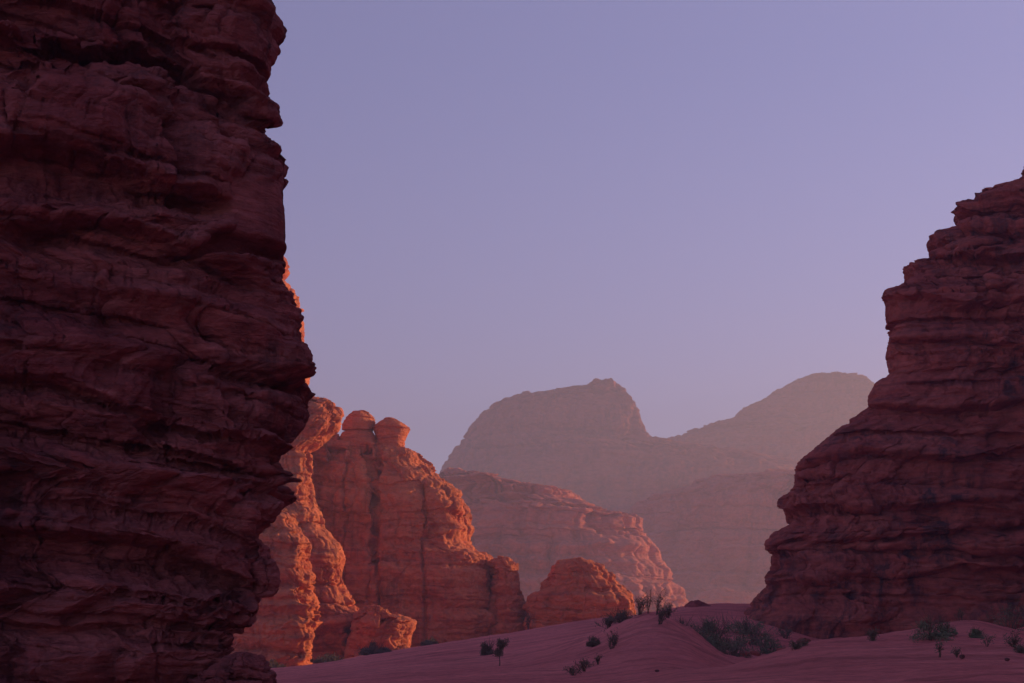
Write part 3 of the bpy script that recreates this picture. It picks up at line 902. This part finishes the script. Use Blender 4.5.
SHRUBS = [
    # kind, px, distance, width, height, label, green
    ('tree', 499, 98, 1.4, 2.0, 'thin dark little tree with two leafy clumps on the open sand', False),
    ('bush', 487, 128, 1.1, 1.3, 'round dark tuft just left of the thin little tree', False),
    ('bush', 372, 202, 3.2, 1.9, 'dark tuft on the sand crest in front of the sunlit pillar', False),
    ('bush', 384, 204, 2.0, 0.9, 'tiny dark tuft right of the pillar on the sand crest', False),
    ('bush', 268, 206, 5.0, 1.2, 'low spreading scrub on the sand beside the left cliff foot', False),
    ('bush', 327, 205, 5.0, 1.1, 'low brown scrub at the base of the sunlit terraced spur', False),
    ('bush', 430, 212, 2.4, 1.1, 'low brown scrub at the base of the broad red massif', False),
    ('sprig', 528, 207, 1.2, 2.4, 'slim upright shrub below the gap between massif and domed outcrop', False),
    ('twig', 640, 106, 1.6, 1.2, 'leftmost twiggy shrub on the dune summit before the domed outcrop', False),
    ('sprig', 648, 106, 0.8, 1.3, 'tall bare twigs standing on the dune summit', False),
    ('sprig', 657, 105, 0.8, 1.5, 'tallest upright twigs on the dune summit', False),
    ('twig', 667, 108, 1.5, 1.0, 'low twiggy shrub right of the tallest twigs on the dune summit', False),
    ('bush', 622, 112, 2.8, 1.0, 'dark scrub under the glowing flank of the domed outcrop', False),
    ('twig', 608, 112, 1.6, 0.9, 'faint twigs left of the dark scrub under the domed outcrop', False),
    ('bush', 593, 96, 0.9, 0.7, 'small dark tuft on the left flank of the twiggy dune', False),
    ('twig', 612, 88, 1.1, 0.9, 'grey twiggy shrub midway down the left flank of the dune', False),
    ('sprig', 598, 80, 0.6, 0.55, 'short upright sprig low on the left flank of the dune', False),
    ('twig', 584, 76, 1.0, 0.6, 'spiky dark tuft at the lower left of the dune', False),
    ('twig', 573, 73, 0.9, 0.35, 'flattened dry scrub lowest at the left foot of the dune', False),
    ('twig', 660, 96, 1.2, 1.1, 'sparse grey shrub on the sand face below the dune summit', False),
    ('bush', 680, 122, 2.6, 1.5, 'dark shrub right behind the dune summit', False),
    ('bush', 700, 122, 3.51, 1.72, 'dark green shrub at the left side of the gully', True),
    ('bush', 715, 124, 2.70, 2.76, 'tallest dark green bush in the gully', True),
    ('bush', 735, 118, 3.24, 1.61, 'rounded green bush in the middle of the gully', True),
    ('bush', 745, 140, 4.05, 1.72, 'green bush higher up in the gully near the right cliff', True),
    ('bush', 757, 128, 4.05, 1.84, 'broad green bush at the right side of the gully', True),
    ('bush', 768, 116, 2.97, 1.15, 'low green bush rightmost in the gully behind the near dune', True),
    ('bush', 716, 108, 3.51, 1.03, 'low dark scrub on the gully floor', True),
    ('bush', 732, 104, 2.97, 0.92, 'low scrub on the gully floor nearest the near dune', False),
    ('twig', 786, 140, 3.2, 1.0, 'dull scrub at the foot of the right cliff beside the gully', False),
    ('twig', 706, 138, 2.5, 0.8, 'sparse dark scrub on the slope above the gully', False),
    ('bush', 931, 61.5, 1.75, 1.2, 'dense green bush on the crest of the near dune', True),
    ('bush', 945, 64, 1.0, 0.75, 'lower green bush touching the right side of the dense bush', True),
    ('bush', 976, 62.5, 0.6, 0.55, 'small round bush on the sandy hump right of the dense bush', True),
    ('sprig', 960, 76, 0.7, 0.55, 'thin dry sprig on top of the sandy hump', False),
    ('twig', 873, 62, 0.35, 0.45, 'lone small sprig on the smooth crest of the near dune', False),
    ('sprig', 940, 53.5, 0.35, 0.5, 'dead black upright stem on the near dune below the dense bush', False),
    ('sprig', 986, 58, 0.5, 0.6, 'pale straggly sprig on the hump slope below the small round bush', False),
    ('sprig', 957, 53, 0.35, 0.3, 'tiny dry sprig above the dark stone', False),
    ('bush', 1013, 98, 4.4, 2.6, 'large dark green bush behind the near dune at the right edge', True),
    ('twig', 1014, 59, 1.0, 0.6, 'grey twiggy shrub at the right edge of the near dune', False),
    ('twig', 1022, 55, 0.7, 0.35, 'low dark shrub lowest at the right edge', False),
    ('twig', 796, 60, 0.7, 0.3, 'flat dry tuft on the lower slope of the near dune', False),
    ('sprig', 804, 61, 0.5, 0.4, 'short sprig beside the flat dry tuft on the near dune', False),
]
for i, (k, px, d, w, h, lab, gr) in enumerate(SHRUBS):
    shrub(k, px, d, w, h, lab, 100 + i, gr, 0.15 if k == 'tree' else 0.0)
